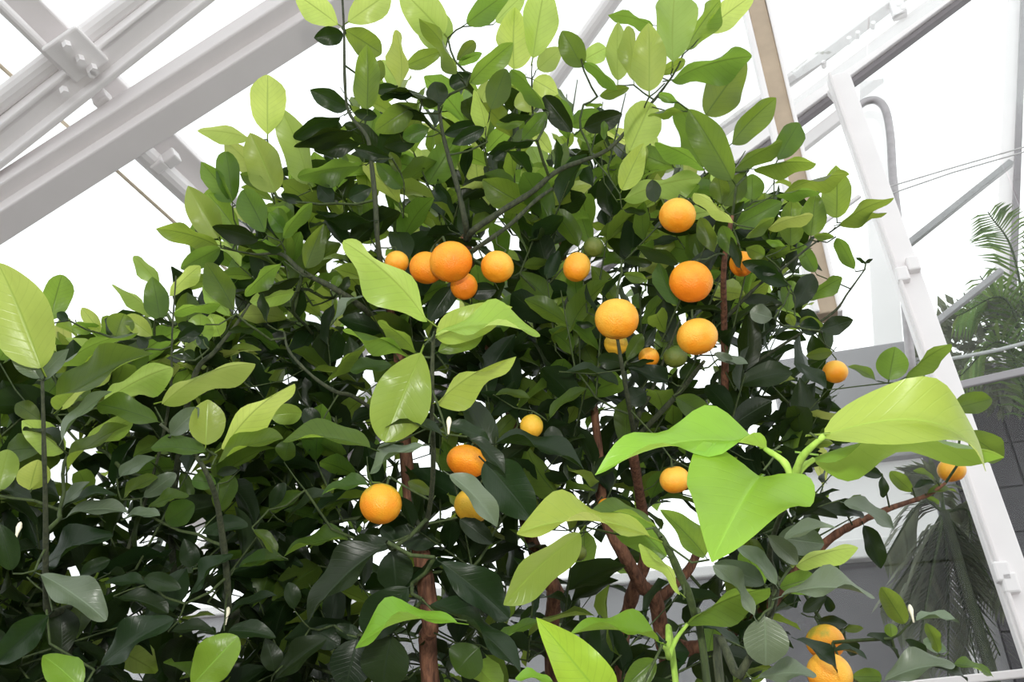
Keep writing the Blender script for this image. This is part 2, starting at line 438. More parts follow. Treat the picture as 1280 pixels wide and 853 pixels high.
# dark clad building
db = empty('clad_building', tuple(outp(1230, 700, 1.6) * (1, 1, 0)))
tag(db, 'dark slate clad building in square panels beyond the glass', 'building')
def block(name, px0, px1, ptop, dist, depth, m, parent, zbot=0.0, bevel=0.0):
    a = outp(px0, ptop, dist); b = outp(px1, ptop, dist); zt = (a[2] + b[2]) / 2
    x = MB(); m0 = (a + b) / 2; h = zt - zbot
    a2 = np.array((a[0], a[1], zbot + h / 2)) + D2 * depth / 2; b2 = np.array((b[0], b[1], zbot + h / 2)) + D2 * depth / 2
    x.bar(a2, b2, Z, depth, h)
    return x.build(name, m, parent, bevel=bevel), a, b, zt
bw, a, b, zt = block('wall', 1150, 1440, 450, 1.6, 1.0, DARKWALL, db)
# cladding panels in courses
wid = np.linalg.norm((b - a)[:2]); ex = nrm((b - a) * (1, 1, 0)); pm = None
for r in range(9):
    for c in range(7):
        pw, ph = wid / 7, 0.26
        q = a * (1, 1, 0) + ex * (pw * (c + 0.5)) + Z * (zt - ph * (r + 0.5)) - D2 * 0.008
        if pm is None:
            x = MB(); x.bar(q - ex * (pw / 2 - 0.008), q + ex * (pw / 2 - 0.008), Z, 0.02, ph - 0.014)
            o = x.build('panel', DARKWALL, bw); pm = o.data; zoff = worldloc(o) - q
        else:
            link('panel', pm, bw, Matrix.Translation(Vector(q + zoff)))
an = empty('garden_annexe', tuple(outp(1080, 700, 0.8) * (1, 1, 0)))
tag(an, 'low grey rendered annexe with a white coping beyond the dusty glass', 'building')
annexe, a, b, zt = block('wall', 935, 1180, 700, 0.8, 0.3, GREYWALL, an)
x = MB(); q = D2 * 0.12 + Z * 0.03; x.bar(np.array((*a[:2], zt)) + q, np.array((*b[:2], zt)) + q, Z, 0.4, 0.10); x.build('coping', WHITE, an, bevel=0.01)
hz = empty('pale_house', tuple(outp(1080, 600, 1.35) * (1, 1, 0)))
tag(hz, 'pale house with a grey roof fascia behind the low annexe', 'building')
pw_, a, b, zt = block('wall', 960, 1150, 560, 1.45, 0.35, WHITE, hz)
x = MB(); fa_, fb_ = outp(960, 440, 1.4), outp(1150, 440, 1.4); zt2 = (fa_[2] + fb_[2]) / 2; hh = zt2 - zt + 0.12
x.bar(np.array((*fa_[:2], zt2 - hh / 2)) + D2 * 0.2, np.array((*fb_[:2], zt2 - hh / 2)) + D2 * 0.2, Z, 0.45, hh); x.build('fascia', PALEWALL, hz, bevel=0.01)

gw = empty('garden_wall', tuple(outp(500, 760, 1.0) * (1, 1, 0)))
tag(gw, 'long pale rendered garden wall behind the tree stems', 'wall')
gwall, a, b, zt = block('wall', -250, 905, 775, 1.0, 0.25, PALEWALL, gw)
x = MB(); q = D2 * 0.12 + Z * 0.02; x.bar(np.array((*a[:2], zt)) + q, np.array((*b[:2], zt)) + q, Z, 0.34, 0.06); x.build('coping', OFFWHITE, gw, bevel=0.01)

# palms: each frond a rachis with paired leaflets
def palm(name, label, root_px, dist, fronds, m, zroot=None):
    rp = outp(*root_px, dist)
    e = empty(name, (rp[0], rp[1], 0)); tag(e, label, 'palm')
    x = MB(); x.tube([np.array((rp[0], rp[1], 0)), np.array((rp[0] + 0.02, rp[1], rp[2] * 0.5)), rp], [0.03, 0.026, 0.02], 10); x.build('stem', GREYBARK, e, smooth=True)
    for (ax, ay, bx, by, dd, n, ll) in fronds:
        tip = outp(bx, by, dist + dd); mid = outp(ax, ay, dist + dd * 0.5)
        pts = spline([rp, mid, tip], 14)
        x = MB(); x.tube(pts, list(np.linspace(0.010, 0.003, len(pts))), 5); fr = x.build('frond', DARKTWIG, e, smooth=True)
        lm = MB()
        for i in range(n):
            t = 0.12 + 0.88 * i / n; k = t * (len(pts) - 1); i0 = int(k); q = pts[i0] + (pts[min(i0 + 1, len(pts) - 1)] - pts[i0]) * (k - i0)
            ax_ = nrm(pts[min(i0 + 1, len(pts) - 1)] - pts[max(i0 - 1, 0)])
            side = nrm(np.cross(ax_, Z + D2 * 0.4)); L_ = ll * (0.45 + math.sin(math.pi * min(t * 0.9 + 0.1, 1)) * 0.6)
            for sg in (-1, 1):
                d = nrm(ax_ * 0.75 + side * sg + Z * (-0.25 + rng.uniform(-.15, .15)))
                tp_ = q + d * L_ - Z * L_ * 0.25; md = q + d * L_ * 0.5; wv = nrm(np.cross(d, Z)) * 0.011
                lm.add([q - wv * 0.4, q + wv * 0.4, md + wv, md - wv, tp_], [(0, 1, 2, 3), (3, 2, 4)])
        o = lm.build('leaflets', m, fr)
        ul = o.data.uv_layers.new(name='UVMap'); o['kind'] = 'stuff'
palm('feather_palm', 'light green feathery palm behind the glass at the grey right post', (1300, 560), 0.7,
     [(1262, 380, 1195, 395, -0.1, 34, 0.22), (1270, 330, 1235, 265, 0.0, 34, 0.22), (1300, 360, 1300, 240, 0.1, 30, 0.2), (1255, 430, 1200, 470, -0.1, 28, 0.2),
      (1280, 430, 1225, 345, 0.1, 34, 0.22), (1330, 430, 1370, 380, 0.1, 28, 0.2)], PALMM)
palm('dim_palm', 'dim drooping palm behind the dusty glass beside the white post', (1180, 640), 0.3,
     [(1150, 630, 1105, 700, 0.0, 34, 0.17), (1160, 690, 1120, 790, -0.05, 34, 0.17), (1205, 720, 1250, 820, 0.0, 36, 0.17), (1185, 740, 1185, 850, 0.05, 36, 0.17),
      (1170, 600, 1130, 590, 0.1, 28, 0.15), (1160, 740, 1140, 860, -0.05, 32, 0.16), (1210, 640, 1215, 700, 0.1, 24, 0.14), (1190, 690, 1225, 850, 0.03, 36, 0.17), (1150, 690, 1100, 760, 0.0, 30, 0.16), (1215, 690, 1260, 760, 0.05, 30, 0.15)], PALMGREY)

# bush standing between the glass and the clad building
def bush(name, label, cpx, dist, rad, n, seed):
    c = outp(*cpx, dist); r = random.Random(seed)
    e = empty(name, (c[0], c[1], 0)); tag(e, label, 'bush')
    x = MB(); x.tube(spline([(c[0], c[1], 0), (c[0] + .03, c[1], c[2] * .5), tuple(c)], 5), [0.03] * 6 + [0.02] * 5, 8); x.build('stem', GREYBARK, e, smooth=True)
    lm = MB()
    for _ in range(n):
        d = nrm([r.gauss(0, 1) for _ in range(3)]); q = c + d * rad * (r.uniform(0.35, 1) ** 0.5) * np.array((1.2, .8, .75))
        a = nrm(d + np.array([r.gauss(0, .6) for _ in range(3)])); sd = nrm(np.cross(a, [r.gauss(0, 1) for _ in range(3)])); L_ = r.uniform(.06, .12)
        lm.add([q, q + a * L_ * .5 + sd * L_ * .2, q + a * L_, q + a * L_ * .5 - sd * L_ * .2], [(0, 1, 2, 3)])
    o = lm.build('foliage', PALMGREY, e); o.data.uv_layers.new(name='UVMap'); o['kind'] = 'stuff'
bush('laurel_bush', 'dull green bush under the feathery palm behind the glass', (1262, 440), 1.05, 0.42, 1500, 4)

# ------------------------------------------------------------------ leaves
def leaf_mesh(name, nt, nw, ea, eb, fold, wave, seed, m, petiole=0.10):
    """unit leaf: x 0..1 base to tip, y across, z up; includes its short petiole"""
    r = random.Random(seed)
    ph = r.uniform(0, 6.28); tw = r.uniform(-0.12, 0.12)
    prof = lambda t: (t ** ea) * ((1 - t) ** eb)
    pk = max(prof(i / 200) for i in range(201))
    vs, fs, uvs = [], [], []
    for i in range(nt + 1):
        t = i / nt
        t = 0.5 - 0.5 * math.cos(math.pi * t) if nt > 6 else t
        h = 0.5 * max(prof(min(max(t, 0.004), 0.996)) / pk, 0.02)
        for j in range(nw + 1):
            v = -1 + 2 * j / nw
            y = v * h
            z = abs(v) * h * fold + wave * math.sin(9 * t + ph + (1.3 if v > 0 else 0)) * v * v * h + tw * y * (t - .5)
            vs.append((t, y, z)); uvs.append((t, 0.5 + 0.5 * v))
    for i in range(nt):
        for j in range(nw):
            a = i * (nw + 1) + j
            fs.append((a, a + nw + 1, a + nw + 2, a + 1))
    if petiole:
        k = len(vs); q = 0.012
        for xx, zz in ((-petiole, -0.035), (0.03, 0.0)):
            for (yy, z2) in ((-q * 1.6, 0), (q * 1.6, 0), (0, -q)):
                vs.append((xx, yy, zz + z2)); uvs.append((0.5, 0.5))
        fs += [(k, k + 1, k + 4, k + 3), (k + 1, k + 2, k + 5, k + 4), (k + 2, k, k + 3, k + 5)]
    return np.array(vs), fs, np.array(uvs)
def to_mesh(name, vs, fs, uvs, m):
    me = bpy.data.meshes.new(name)
    me.from_pydata([tuple(map(float, q)) for q in vs], [], fs)
    ul = me.uv_layers.new(name='UVMap')
    idx = np.zeros(len(me.loops), dtype=np.int32); me.loops.foreach_get('vertex_index', idx)
    ul.data.foreach_set('uv', uvs[idx].astype(np.float32).ravel())
    me.polygons.foreach_set('use_smooth', [True] * len(me.polygons))
    me.materials.append(m); me.update()
    return me
def arch(vs, k):
    v = vs.copy(); t = np.clip(v[:, 0], 0, 1)
    v[:, 2] += 4 * k * t * (1 - t)
    return v
SHAPES = [(0.62, 0.72), (0.70, 0.55), (0.58, 0.85), (0.78, 0.62), (0.36, 0.95), (0.55, 0.95), (0.42, 0.62)]
HERO_MESH = {}
def hero_mesh(kind, k, seed, hi):
    k = round(k / 0.03) * 0.03
    key = (kind, k, seed, hi)
    if key not in HERO_MESH:
        ea, eb = SHAPES[seed % 4] if seed < 10 else SHAPES[seed - 10]
        vs, fs, uvs = leaf_mesh('l', 20 if hi else 11, 8 if hi else 4, ea, eb, 0.16 + 0.05 * (seed % 3), 0.10 + 0.03 * (seed % 4), seed, None)
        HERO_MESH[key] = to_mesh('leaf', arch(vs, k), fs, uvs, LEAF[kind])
    return HERO_MESH[key]

def front(px, py):
    d = 0.97 + 0.23 * (853 - py) / 853
    if px < 380 and py > 300:
        f = min(1, (380 - px) / 120) * min(1, (py - 300) / 60)
        d -= 0.10 * f
    return d

def leaf_frame(B, T, wreal, roll, camdir=None):
    a = nrm(T - B); c = nrm(CAM - (B + T) / 2)
    n0 = nrm(c - a * (c @ a)); s0 = np.cross(n0, a)
    if s0 @ UPI < 0: s0 = -s0                        # s0: the way that leads up in the picture
    n = n0 * math.cos(roll) + s0 * math.sin(roll)
    y = np.cross(n, a)
    Lh = np.linalg.norm(T - B)
    M = Matrix(((a[0] * Lh, y[0] * wreal, n[0] * Lh, B[0]), (a[1] * Lh, y[1] * wreal, n[1] * Lh, B[1]), (a[2] * Lh, y[2] * wreal, n[2] * Lh, B[2]), (0, 0, 0, 1)))
    return M

# leaves that can be told apart in the photograph: tile origin and zoom, then
# base x y, tip x y, width seen, kind, depth (cm behind the crown front, or metres), options
TILES = {'A': (200, 0, 4), 'B': (480, 0, 4), 'C': (760, 0, 4), 'D': (0, 300, 4), 'E': (200, 190, 4), 'F': (480, 190, 4), 'G': (780, 190, 4), 'H': (960, 200, 4),
         'I': (0, 440, 4), 'J': (300, 380, 4), 'K': (600, 380, 4), 'L': (900, 400, 4), 'M': (0, 640, 4), 'N': (300, 580, 4), 'O': (600, 600, 4), 'P': (880, 580, 4),
         'Q': (420, 680, 4.923), 'R': (640, 680, 4.923), 'S': (860, 680, 4.923), 'T': (240, 500, 4.923), 'U': (240, 680, 4.923), 'V': (1080, 560, 2.911), 'X': (0, 0, 1)}
HERO = '''
A 890 122 680 -30 140 y
A 940 110 1150 -40 150 y
A 925 150 1108 268 130 m
A 915 170 770 190 95 d
A 1035 545 1035 222 135 m -4
A 1080 410 1105 300 70 m 5
A 1200 440 1180 150 90 y
A 1190 420 1110 300 90 y 6
A 940 540 750 450 105 d 0
A 538 672 538 375 175 y
A 440 690 188 655 85 y 0
A 575 960 450 665 190 y
A 740 920 605 545 150 y 4
A 520 900 320 700 110 y 6
A 900 588 668 690 90 d
A 965 655 670 735 80 d
A 1000 720 770 750 90 d 3
A 1145 790 968 740 75 d -3
A 1190 440 1075 450 60 d
A 1280 470 1100 480 35 d
A 1290 520 1078 655 130 m
A 1290 580 1215 710 110 m 3
A 1280 690 1120 730 100 d 4
A 970 565 1085 580 60 d 4
B 300 170 80 -60 195 y 2
B 280 260 240 60 180 y 6
B 365 365 175 92 80 m -3
B 415 118 640 -50 125 m 0
B 560 110 700 -30 110 y 5
B 650 345 655 35 185 y 4
B 745 290 800 -50 180 y 2
B 430 415 645 215 110 m
B 535 545 610 345 125 m -2
B 365 300 455 210 70 m 3
B 370 320 490 265 50 m 3
B 990 335 890 155 130 m -2
B 1000 300 1110 240 100 y 3
B 770 345 890 240 110 y 5
B 805 545 635 350 75 m -1
B 750 400 870 470 110 y 6
B 740 560 690 450 130 y 8
B 690 700 810 565 90 m -1
B 510 690 450 450 75 y 0
B 940 660 800 480 110 d 3
B 1000 310 1165 450 60 m -1
B 1170 400 1170 110 120 y 3
B 1245 400 1220 130 100 y 1
B 1345 130 1120 75 70 m 4
B 1080 480 1225 440 60 m 2
B 1005 525 1095 525 20 m 2
B 1000 640 1190 570 110 d 2
B 1100 700 1100 605 38 m 0
B 110 330 290 255 90 m 5
B 285 530 250 410 110 d
B 270 520 0 465 25 d a12
B 260 650 60 515 25 d a12
B 225 640 95 690 90 m
B 430 375 330 430 90 d 1
B 500 640 340 720 80 d 1
B 745 710 520 770 50 d -1
B 600 760 540 800 45 d
B 480 620 300 670 80 d 3
B 735 580 575 600 40 d 2
B 700 610 560 620 60 m 4
C 325 310 335 -60 210 y
C 205 455 203 115 180 y -2
C 110 755 215 515 190 y 3
C 70 950 180 715 120 y -2
C 390 250 560 0 110 m 3
C 490 155 730 -30 130 y 4
C 320 405 718 282 130 m -2
C 490 575 690 300 190 m 3
C 260 370 385 300 60 m 3
C 620 900 405 548 170 m -3
C 620 720 840 490 125 m 0
C 470 840 340 500 130 m 4
C 485 850 235 715 75 m 1
C 850 800 955 615 130 m 2
C 630 850 870 710 80 m 0
C 730 850 1040 818 80 m -1
C 380 560 200 580 35 m -1
C 345 510 255 470 50 m 1
G 0 240 385 130 125 y 4
D 205 640 -10 115 290 y .76
D 255 400 310 175 140 m 3
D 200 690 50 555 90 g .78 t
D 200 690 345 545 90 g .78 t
D 300 630 690 465 70 m -6
D 300 850 550 560 110 y -5
D 300 845 765 570 135 m -8
D 520 810 860 638 140 y -3
I 790 350 487 262 120 m -8
D 815 820 1275 620 120 y -8
D 760 380 560 225 55 y 2
D 800 400 760 185 125 m 0
D 800 230 668 82 75 y 2
D 850 280 1000 130 80 y 2
E 300 480 105 585 100 m
E 290 470 -20 385 110 m
E 370 790 230 555 130 m
D 860 370 1100 320 55 m 1
D 1150 380 1015 225 90 y 4
D 500 460 410 340 70 y 4
D 580 480 620 370 130 m 3
D 760 480 630 380 90 y 4
D 480 440 360 440 70 m 5
D 340 400 285 365 50 d
D 1000 540 1000 370 130 y 6
D 1100 480 1050 370 120 y 7
D 870 420 770 400 30 d
D 860 500 755 485 30 d
D 680 560 580 520 40 d
D 735 540 690 485 55 d
D 1020 430 895 500 75 d
D 1000 470 890 420 70 d
D 1040 540 985 480 60 d
D 970 600 920 560 70 d
D 1270 450 1140 455 40 d
D 0 600 60 500 90 m 4
E 360 250 205 50 100 m
E 360 250 330 0 120 m
E 290 430 140 170 150 y
E 390 400 240 210 120 m 2
E 525 400 415 190 140 m -3
E 490 440 262 375 90 d -3
E 610 440 590 280 90 m 2
E 620 400 545 300 80 m 1
E 540 170 400 110 80 m 2
E 730 580 820 360 110 m -3
E 615 430 760 255 70 m -2
E 610 490 430 465 45 d
E 715 250 605 215 50 d
E 870 250 790 170 90 d
E 1055 180 945 230 85 d
E 1060 350 775 325 60 d -2
E 1000 72 688 125 110 m -2
E 1210 180 1080 50 90 m 1
E 1200 100 1150 0 60 m
E 605 560 425 720 80 m -2
E 700 630 490 705 50 d -1
E 670 700 450 750 100 y 5
E 870 690 895 620 60 m
E 880 730 945 625 45 d
E 535 850 510 705 45 d
E 870 850 1015 720 35 g -3 t
X 534 402 429 302 46 y .80 u
F 335 680 220 850 110 d 2
F 560 690 410 700 90 d 3
X 546 422 640 384 44 y .86 t
X 543 421 675 420 24 y .82 t a12
X 548 440 605 410 32 m .87
X 546 505 645 446 28 y .84 u
J 880 245 690 85 75 m .84
J 850 265 515 130 60 m .84
J 905 245 720 690 285 y .78 u
J 760 310 550 335 70 m 2
J 440 385 620 205 55 m 3
J 1010 660 720 620 28 d .78 a15
J 920 710 650 850 60 g .85 t
J 650 720 215 690 95 m .86
J 390 620 320 525 90 d
J 310 545 150 560 110 y 5
X 279 562 368 480 32 y .82
T 160 390 560 240 95 m .82
T 570 375 600 250 130 m 3
I 1030 465 1040 240 180 y .82
I 1030 500 755 480 95 m .84
I 855 415 995 280 100 g .82 t
I 320 500 110 345 150 y -4
I 320 500 115 395 40 d -5 t
I 425 455 665 335 110 y -3
I 340 590 640 370 40 m -5
I 310 440 560 200 40 g -9 t
I -10 700 40 490 130 y -4
I 150 690 190 540 150 y
I 215 480 35 500 150 m 2
I 160 740 0 680 60 d -3
I 200 340 80 260 90 m 3
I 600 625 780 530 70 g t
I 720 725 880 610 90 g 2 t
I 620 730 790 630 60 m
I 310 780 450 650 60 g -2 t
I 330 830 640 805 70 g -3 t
I 325 780 585 720 35 d -2 t
I 1080 660 960 640 90 m
I 1090 800 1170 620 110 m 2
I 1190 590 1085 610 50 d
I 740 780 945 720 60 m 1
I 830 850 970 760 130 m 2
I 620 840 800 820 45 g t
M 170 310 565 120 100 d -4
M 205 315 530 545 150 g -9
M 240 520 -20 760 150 d -7
M 505 770 870 540 140 d -5
M 960 870 1190 625 205 n -8
M 400 880 215 720 160 n -6
M 730 360 520 365 55 d
M 725 330 905 385 90 d -2
M 945 440 1165 215 60 d -2
M 590 430 840 510 80 d
M 960 275 920 135 95 d
M 1010 110 1240 70 80 d
M 60 290 -10 60 110 d -10
M 400 320 550 240 70 d
M 310 720 300 480 150 d 3
M 860 600 1070 600 60 d
U 225 540 515 580 105 d -4
U 230 440 520 320 40 d -4
N 705 425 340 795 150 d .84
N 780 400 535 440 100 d .90
N 760 440 780 640 190 d .92
N 840 620 620 850 200 d .88
Q 645 115 1065 462 220 d .86
Q 750 490 120 645 115 n .80 a16
Q 580 380 1140 810 130 d .84
Q 880 640 740 790 250 m -2
Q 1000 640 1260 480 70 m -4
Q 340 570 290 880 310 d .88
Q 130 590 60 900 260 d .90
Q 0 510 160 600 90 d
U 515 830 825 590 140 d -4
U 505 780 450 580 130 d -2
U 290 145 570 95 75 m
U 630 400 590 240 100 d
U 740 530 910 620 150 d
U 1040 580 870 510 90 d
N 640 105 410 155 60 m -4
T 590 740 870 590 55 d
N 150 220 225 95 70 d
N 310 140 145 230 90 m
N 220 480 0 510 60 m
N 70 330 180 450 60 m
N 540 380 220 465 60 m
N 965 155 840 90 60 m -8
N 775 380 705 320 70 d
X 562 594 621 659 28 g .80
X 606 578 665 650 58 d .88
N 1100 280 1265 400 100 d -3
X 588 550 631 592 19 d .84
X 560 533 612 552 20 d .86
J 650 760 820 700 80 d
K 80 700 520 830 75 d -2
K 320 650 420 680 95 d
K 350 570 540 425 55 m 3
K 940 385 740 320 80 d 2
K 720 300 590 270 90 d 2
K 830 440 740 490 110 d 3
K 735 280 810 150 75 m -2
K 740 300 870 280 25 d -1
K 815 215 880 115 60 d -2
K 570 110 480 95 35 d
K 980 470 1155 575 120 m 2
K 1270 300 1170 250 45 g t
L 0 200 140 220 40 g t
K 80 455 250 475 40 m 3
K 420 345 690 410 35 d
G 450 500 380 330 90 m 1.09
G 545 520 490 370 90 m 1.09
G 545 355 350 205 60 y 1.0
G 610 430 750 330 55 m 1.06
G 770 600 590 550 80 d 1.06
G 820 665 650 580 80 d 1.06
G 580 580 535 425 50 d 1.03
G 700 520 610 480 80 m 1.11
G 155 250 140 140 80 d 1.0
G 270 560 65 470 70 d 1.06
G 0 290 110 300 35 d
G 0 540 140 555 50 d
G 0 610 110 640 60 m
G 490 260 470 120 100 m 1.13
G 610 100 500 270 110 m 1.14
G 640 240 640 110 120 m 1.16
G 565 370 790 250 120 m 1.16
G 760 220 980 200 50 m 1.11
G 740 830 630 800 100 g 1.06 t
H 343 290 340 28 150 m 1.2
H 60 180 405 72 65 m 1.15
H 360 325 630 190 80 m 1.15
H 430 300 595 265 40 m 1.17
H 215 380 240 160 125 m 1.2
H 115 430 120 200 130 m 1.22
H 0 345 225 275 65 y 1.1
H 430 545 345 390 70 m 1.2
H 485 515 525 495 18 d 1.2
H 485 515 440 488 18 d 1.2
H 235 560 150 410 80 m 1.22
H 140 740 225 570 105 d 1.12
H 190 700 370 590 80 m 1.15
H 95 755 120 605 100 m 1.2
H 85 430 -10 405 35 m
H 60 550 0 505 55 d
H 100 630 0 590 50 d
H 130 830 100 770 50 m
H 330 385 230 380 40 m
H 270 850 425 800 95 d 1.1
H 280 850 160 800 80 m 1.15
L 775 300 640 235 45 m 1.15
L 845 300 875 135 150 m 1.1
L 930 290 1155 120 80 m 1.1
X 1190 512 1240 499 28 m 1.1
X 1205 540 1254 573 34 m 1.1
L 530 340 380 220 60 d 1.1
L 560 160 430 180 60 m 1.15
L 500 40 400 30 90 d 1.12 t
P 700 195 950 330 80 g 1.05 t
P 590 220 800 260 80 d 1.06 t
P 800 310 885 525 95 d 1.1
P 640 555 640 460 75 d 1.15
P 760 20 890 60 60 d 1.1
P 890 60 895 170 45 d 1.1
P 1040 140 930 40 75 m 1.12
P 1150 80 1045 35 30 m 1.12
P 1110 170 1175 200 25 m 1.12
P 1120 150 1260 140 30 m 1.12
P 1050 120 1150 100 35 d 1.12
S 710 420 850 320 80 d 1.0
S 850 320 880 420 60 d 1.0
S 980 495 800 480 80 d 1.0
S 965 530 1080 520 50 m 1.0
S 970 590 1040 680 90 d 1.05
S 670 590 915 790 80 d .86
S 890 660 1100 715 25 d .86
S 1010 820 1190 820 100 m .95
V 147 640 62 508 78 m .92
V 190 630 350 640 22 g .92 t
V 270 745 225 640 45 m .95
V 230 765 150 700 40 d .95
V 100 690 95 640 45 m .94
V 120 760 10 685 25 d .94
V 300 740 215 700 50 g .97 t
V 75 850 330 790 80 g .90 t
V 330 790 470 835 35 m .92
V 260 800 375 850 30 d .92
'''
SAPLING = '''
X 956 561 744 594 42 n .60 t a13 s5
X 1030 545 1231 588 68 y .56 t a34 s6
X 1017 573 1255 572 36 n .60 u a12 s5
X 950 596 890 703 155 n .54 t e-9 s4
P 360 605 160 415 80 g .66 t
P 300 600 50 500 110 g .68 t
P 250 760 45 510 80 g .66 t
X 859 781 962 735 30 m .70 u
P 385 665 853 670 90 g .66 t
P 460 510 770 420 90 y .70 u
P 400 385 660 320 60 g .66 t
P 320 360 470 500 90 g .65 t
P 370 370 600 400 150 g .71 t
P 380 620 560 570 120 m .73 u
P 300 600 190 430 120 m .73 u
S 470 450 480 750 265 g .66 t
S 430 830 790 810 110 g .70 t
S 320 630 20 480 80 d .78
O 850 285 185 270 130 y .66 t a12
O 500 270 118 625 175 y .69 u
O 870 235 540 175 50 m .70 t
O 930 385 620 100 160 m .72 u
O 1000 575 800 320 55 y .68
O 1125 380 900 150 125 m .64 t
R 900 600 355 560 90 n .66 t a10
R 590 990 150 455 300 n .62 t s5
R 880 715 690 890 150 m .68 u
R 250 850 20 830 60 n .66 t
'''
HI_LEAF = 0
def parse(block):
    out = []
    for ln in block.strip().splitlines():
        q = ln.split(); ox, oy, sc = TILES[q[0]]
        bx, by, tx, ty, wd = (float(z) for z in q[1:6])
        bx, tx = ox + bx / sc, ox + tx / sc; by, ty = oy + by / sc, oy + ty / sc; wd /= sc
        kind = q[6]; mx, my = (bx + tx) / 2, (by + ty) / 2
        d = front(mx, my); face = -1 if (my < 455 or kind == 'y') else 1; k = None; e = None; sh = None
        for o in q[7:]:
            if o == 't': face = 1
            elif o == 'u': face = -1
            elif o[0] == 'a': k = float(o[1:]) / 100
            elif o[0] == 's': sh = 10 + int(o[1:])
            elif o[0] == 'e': e = float(o[1:]) / 100
            elif '.' in o: d = float(o)
            else: d += float(o) / 100
        out.append((bx, by, tx, ty, wd, kind, d, face, k, e, sh))
    return out
def place_hero(rows, seed):
    r = random.Random(seed); res = []
    for (bx, by, tx, ty, wd, kind, d, face, k, e, sh) in rows:
        lpx = math.hypot(tx - bx, ty - by)
        if e is None: e = r.uniform(-0.25, 0.25) * lpx * d / F
        B = P(bx, by, d - e * 0.5); T = P(tx, ty, d + e * 0.5)
        wpx = max(wd, 0.43 * lpx)
        roll = min(math.acos(min(1, wd / wpx)), math.radians(68))
        roll = max(roll, math.radians(r.uniform(4, 18)))
        if k is None: k = 0.03 + 0.05 * roll + r.uniform(0, 0.03)
        M = leaf_frame(B, T, wpx / max(math.cos(math.radians(10)), .1) * d / F, roll * face)
        res.append(dict(B=B, T=T, M=M, kind=kind, k=k * face, seed=r.randrange(8) if sh is None else sh, hi=lpx > 75, d=d, size=lpx * wd))
    return res

# ------------------------------------------------------------------ fruit: px, py, radius px, depth cm in front(-)/behind, peel, squash, label
FRUIT = [
    (563.7, 327.5, 26.8, -6, 'o', 1.0, 'large deep orange fruit at the front of the tight cluster under the split branch'),
    (533, 335, 21.5, -1, 'o', 1.0, 'orange fruit half hidden by the largest fruit of the tight cluster'),
    (621.7, 333.7, 20.8, -5, 'a', 1.0, 'orange fruit with a pale scar hanging alone beside the tight cluster'),
    (580, 358, 17, 1, 'o', 1.1, 'deep orange fruit mostly hidden below the tight cluster behind a dark leaf'),
    (496, 328, 15, 1, 'a', 1.0, 'amber fruit peeking over the top edge of a long pale leaf'),
    (721, 334, 17, 4, 'a', 1.2, 'amber fruit crossed by thin twigs and narrow leaves'),
    (742, 309, 13, 9, 'n', 1.0, 'dull green unripe fruit behind the twig crossed amber fruit'),
    (771, 399, 27.6, -6, 'a', 1.0, 'large pale amber fruit at the end of a bare dark twig'),
    (770, 430, 15, 5, 'l', 1.0, 'small yellow fruit tucked under the large pale amber fruit'),
    (811, 447, 13, 7, 'a', 1.0, 'small amber fruit half hidden by a leaf beside the bare twig'),
    (844, 446, 15, 7, 'n', 1.0, 'shaded unripe fruit behind the lowest of three hanging fruits'),
    (846.7, 269.5, 22.8, -5, 'a', 0.98, 'amber fruit hanging highest among the three on the outer branch'),
    (863.7, 352.3, 27.0, -6, 'o', 1.0, 'large reddish orange fruit in the middle of three on the outer branch'),
    (871.5, 421, 25.3, -5, 'a', 0.97, 'amber orange fruit lowest of three on the outer branch'),
    (927, 330, 15, 4, 'o', 1.15, 'orange fruit mostly covered by narrow leaves at the crown edge'),
    (664.5, 533, 14.6, 3, 'l', 1.1, 'small greenish yellow fruit deep in the dark middle of the crown'),
    (583.7, 577, 25.8, -4, 'o', 0.80, 'squat orange fruit with a bruised flat base above a dark leaf'),
    (476, 630, 26.2, -9, 'g', 1.02, 'round fruit ripening from green to orange below a grey green leaf'),
    (591, 632, 23.5, -2, 'l', 0.98, 'yellow fruit half behind the long dark leaf under the squat fruit'),
    (843.5, 600, 19, -1, 'a', 0.95, 'amber orange fruit split by a leaf tip behind the lime green leaves'),
    (757, 633, 10, 8, 'o', 1.0, 'small orange fruit glimpsed by the reddish stem behind pale leaves'),
    (722, 691, 11.5, 10, 'n', 1.0, 'small green unripe fruit under the pale drooping leaf'),
    (884, 605, 10, 3, 'l', 1.0, 'small yellow green fruit just above the folded lime green leaf'),
    (1044, 465, 15.2, 12, 'a', 0.96, 'small amber fruit standing out from the crown edge before pale wall'),
    (1189.5, 588, 16.6, 14, 'a', 0.95, 'small amber fruit at the tip of the outermost low branch'),
    (1031.5, 803, 23.5, 0, 'g', 0.95, 'amber fruit with a green tinge above its touching twin'),
    (1037, 843, 27.5, -3, 'a', 1.0, 'amber fruit below its touching green tinged twin'),
]
FC = []
def fruit_depth(px, py, dz): return front(px, py) + dz / 100
for (px, py, r, dz, *_r) in FRUIT: FC.append((px, py, r, fruit_depth(px, py, dz)))

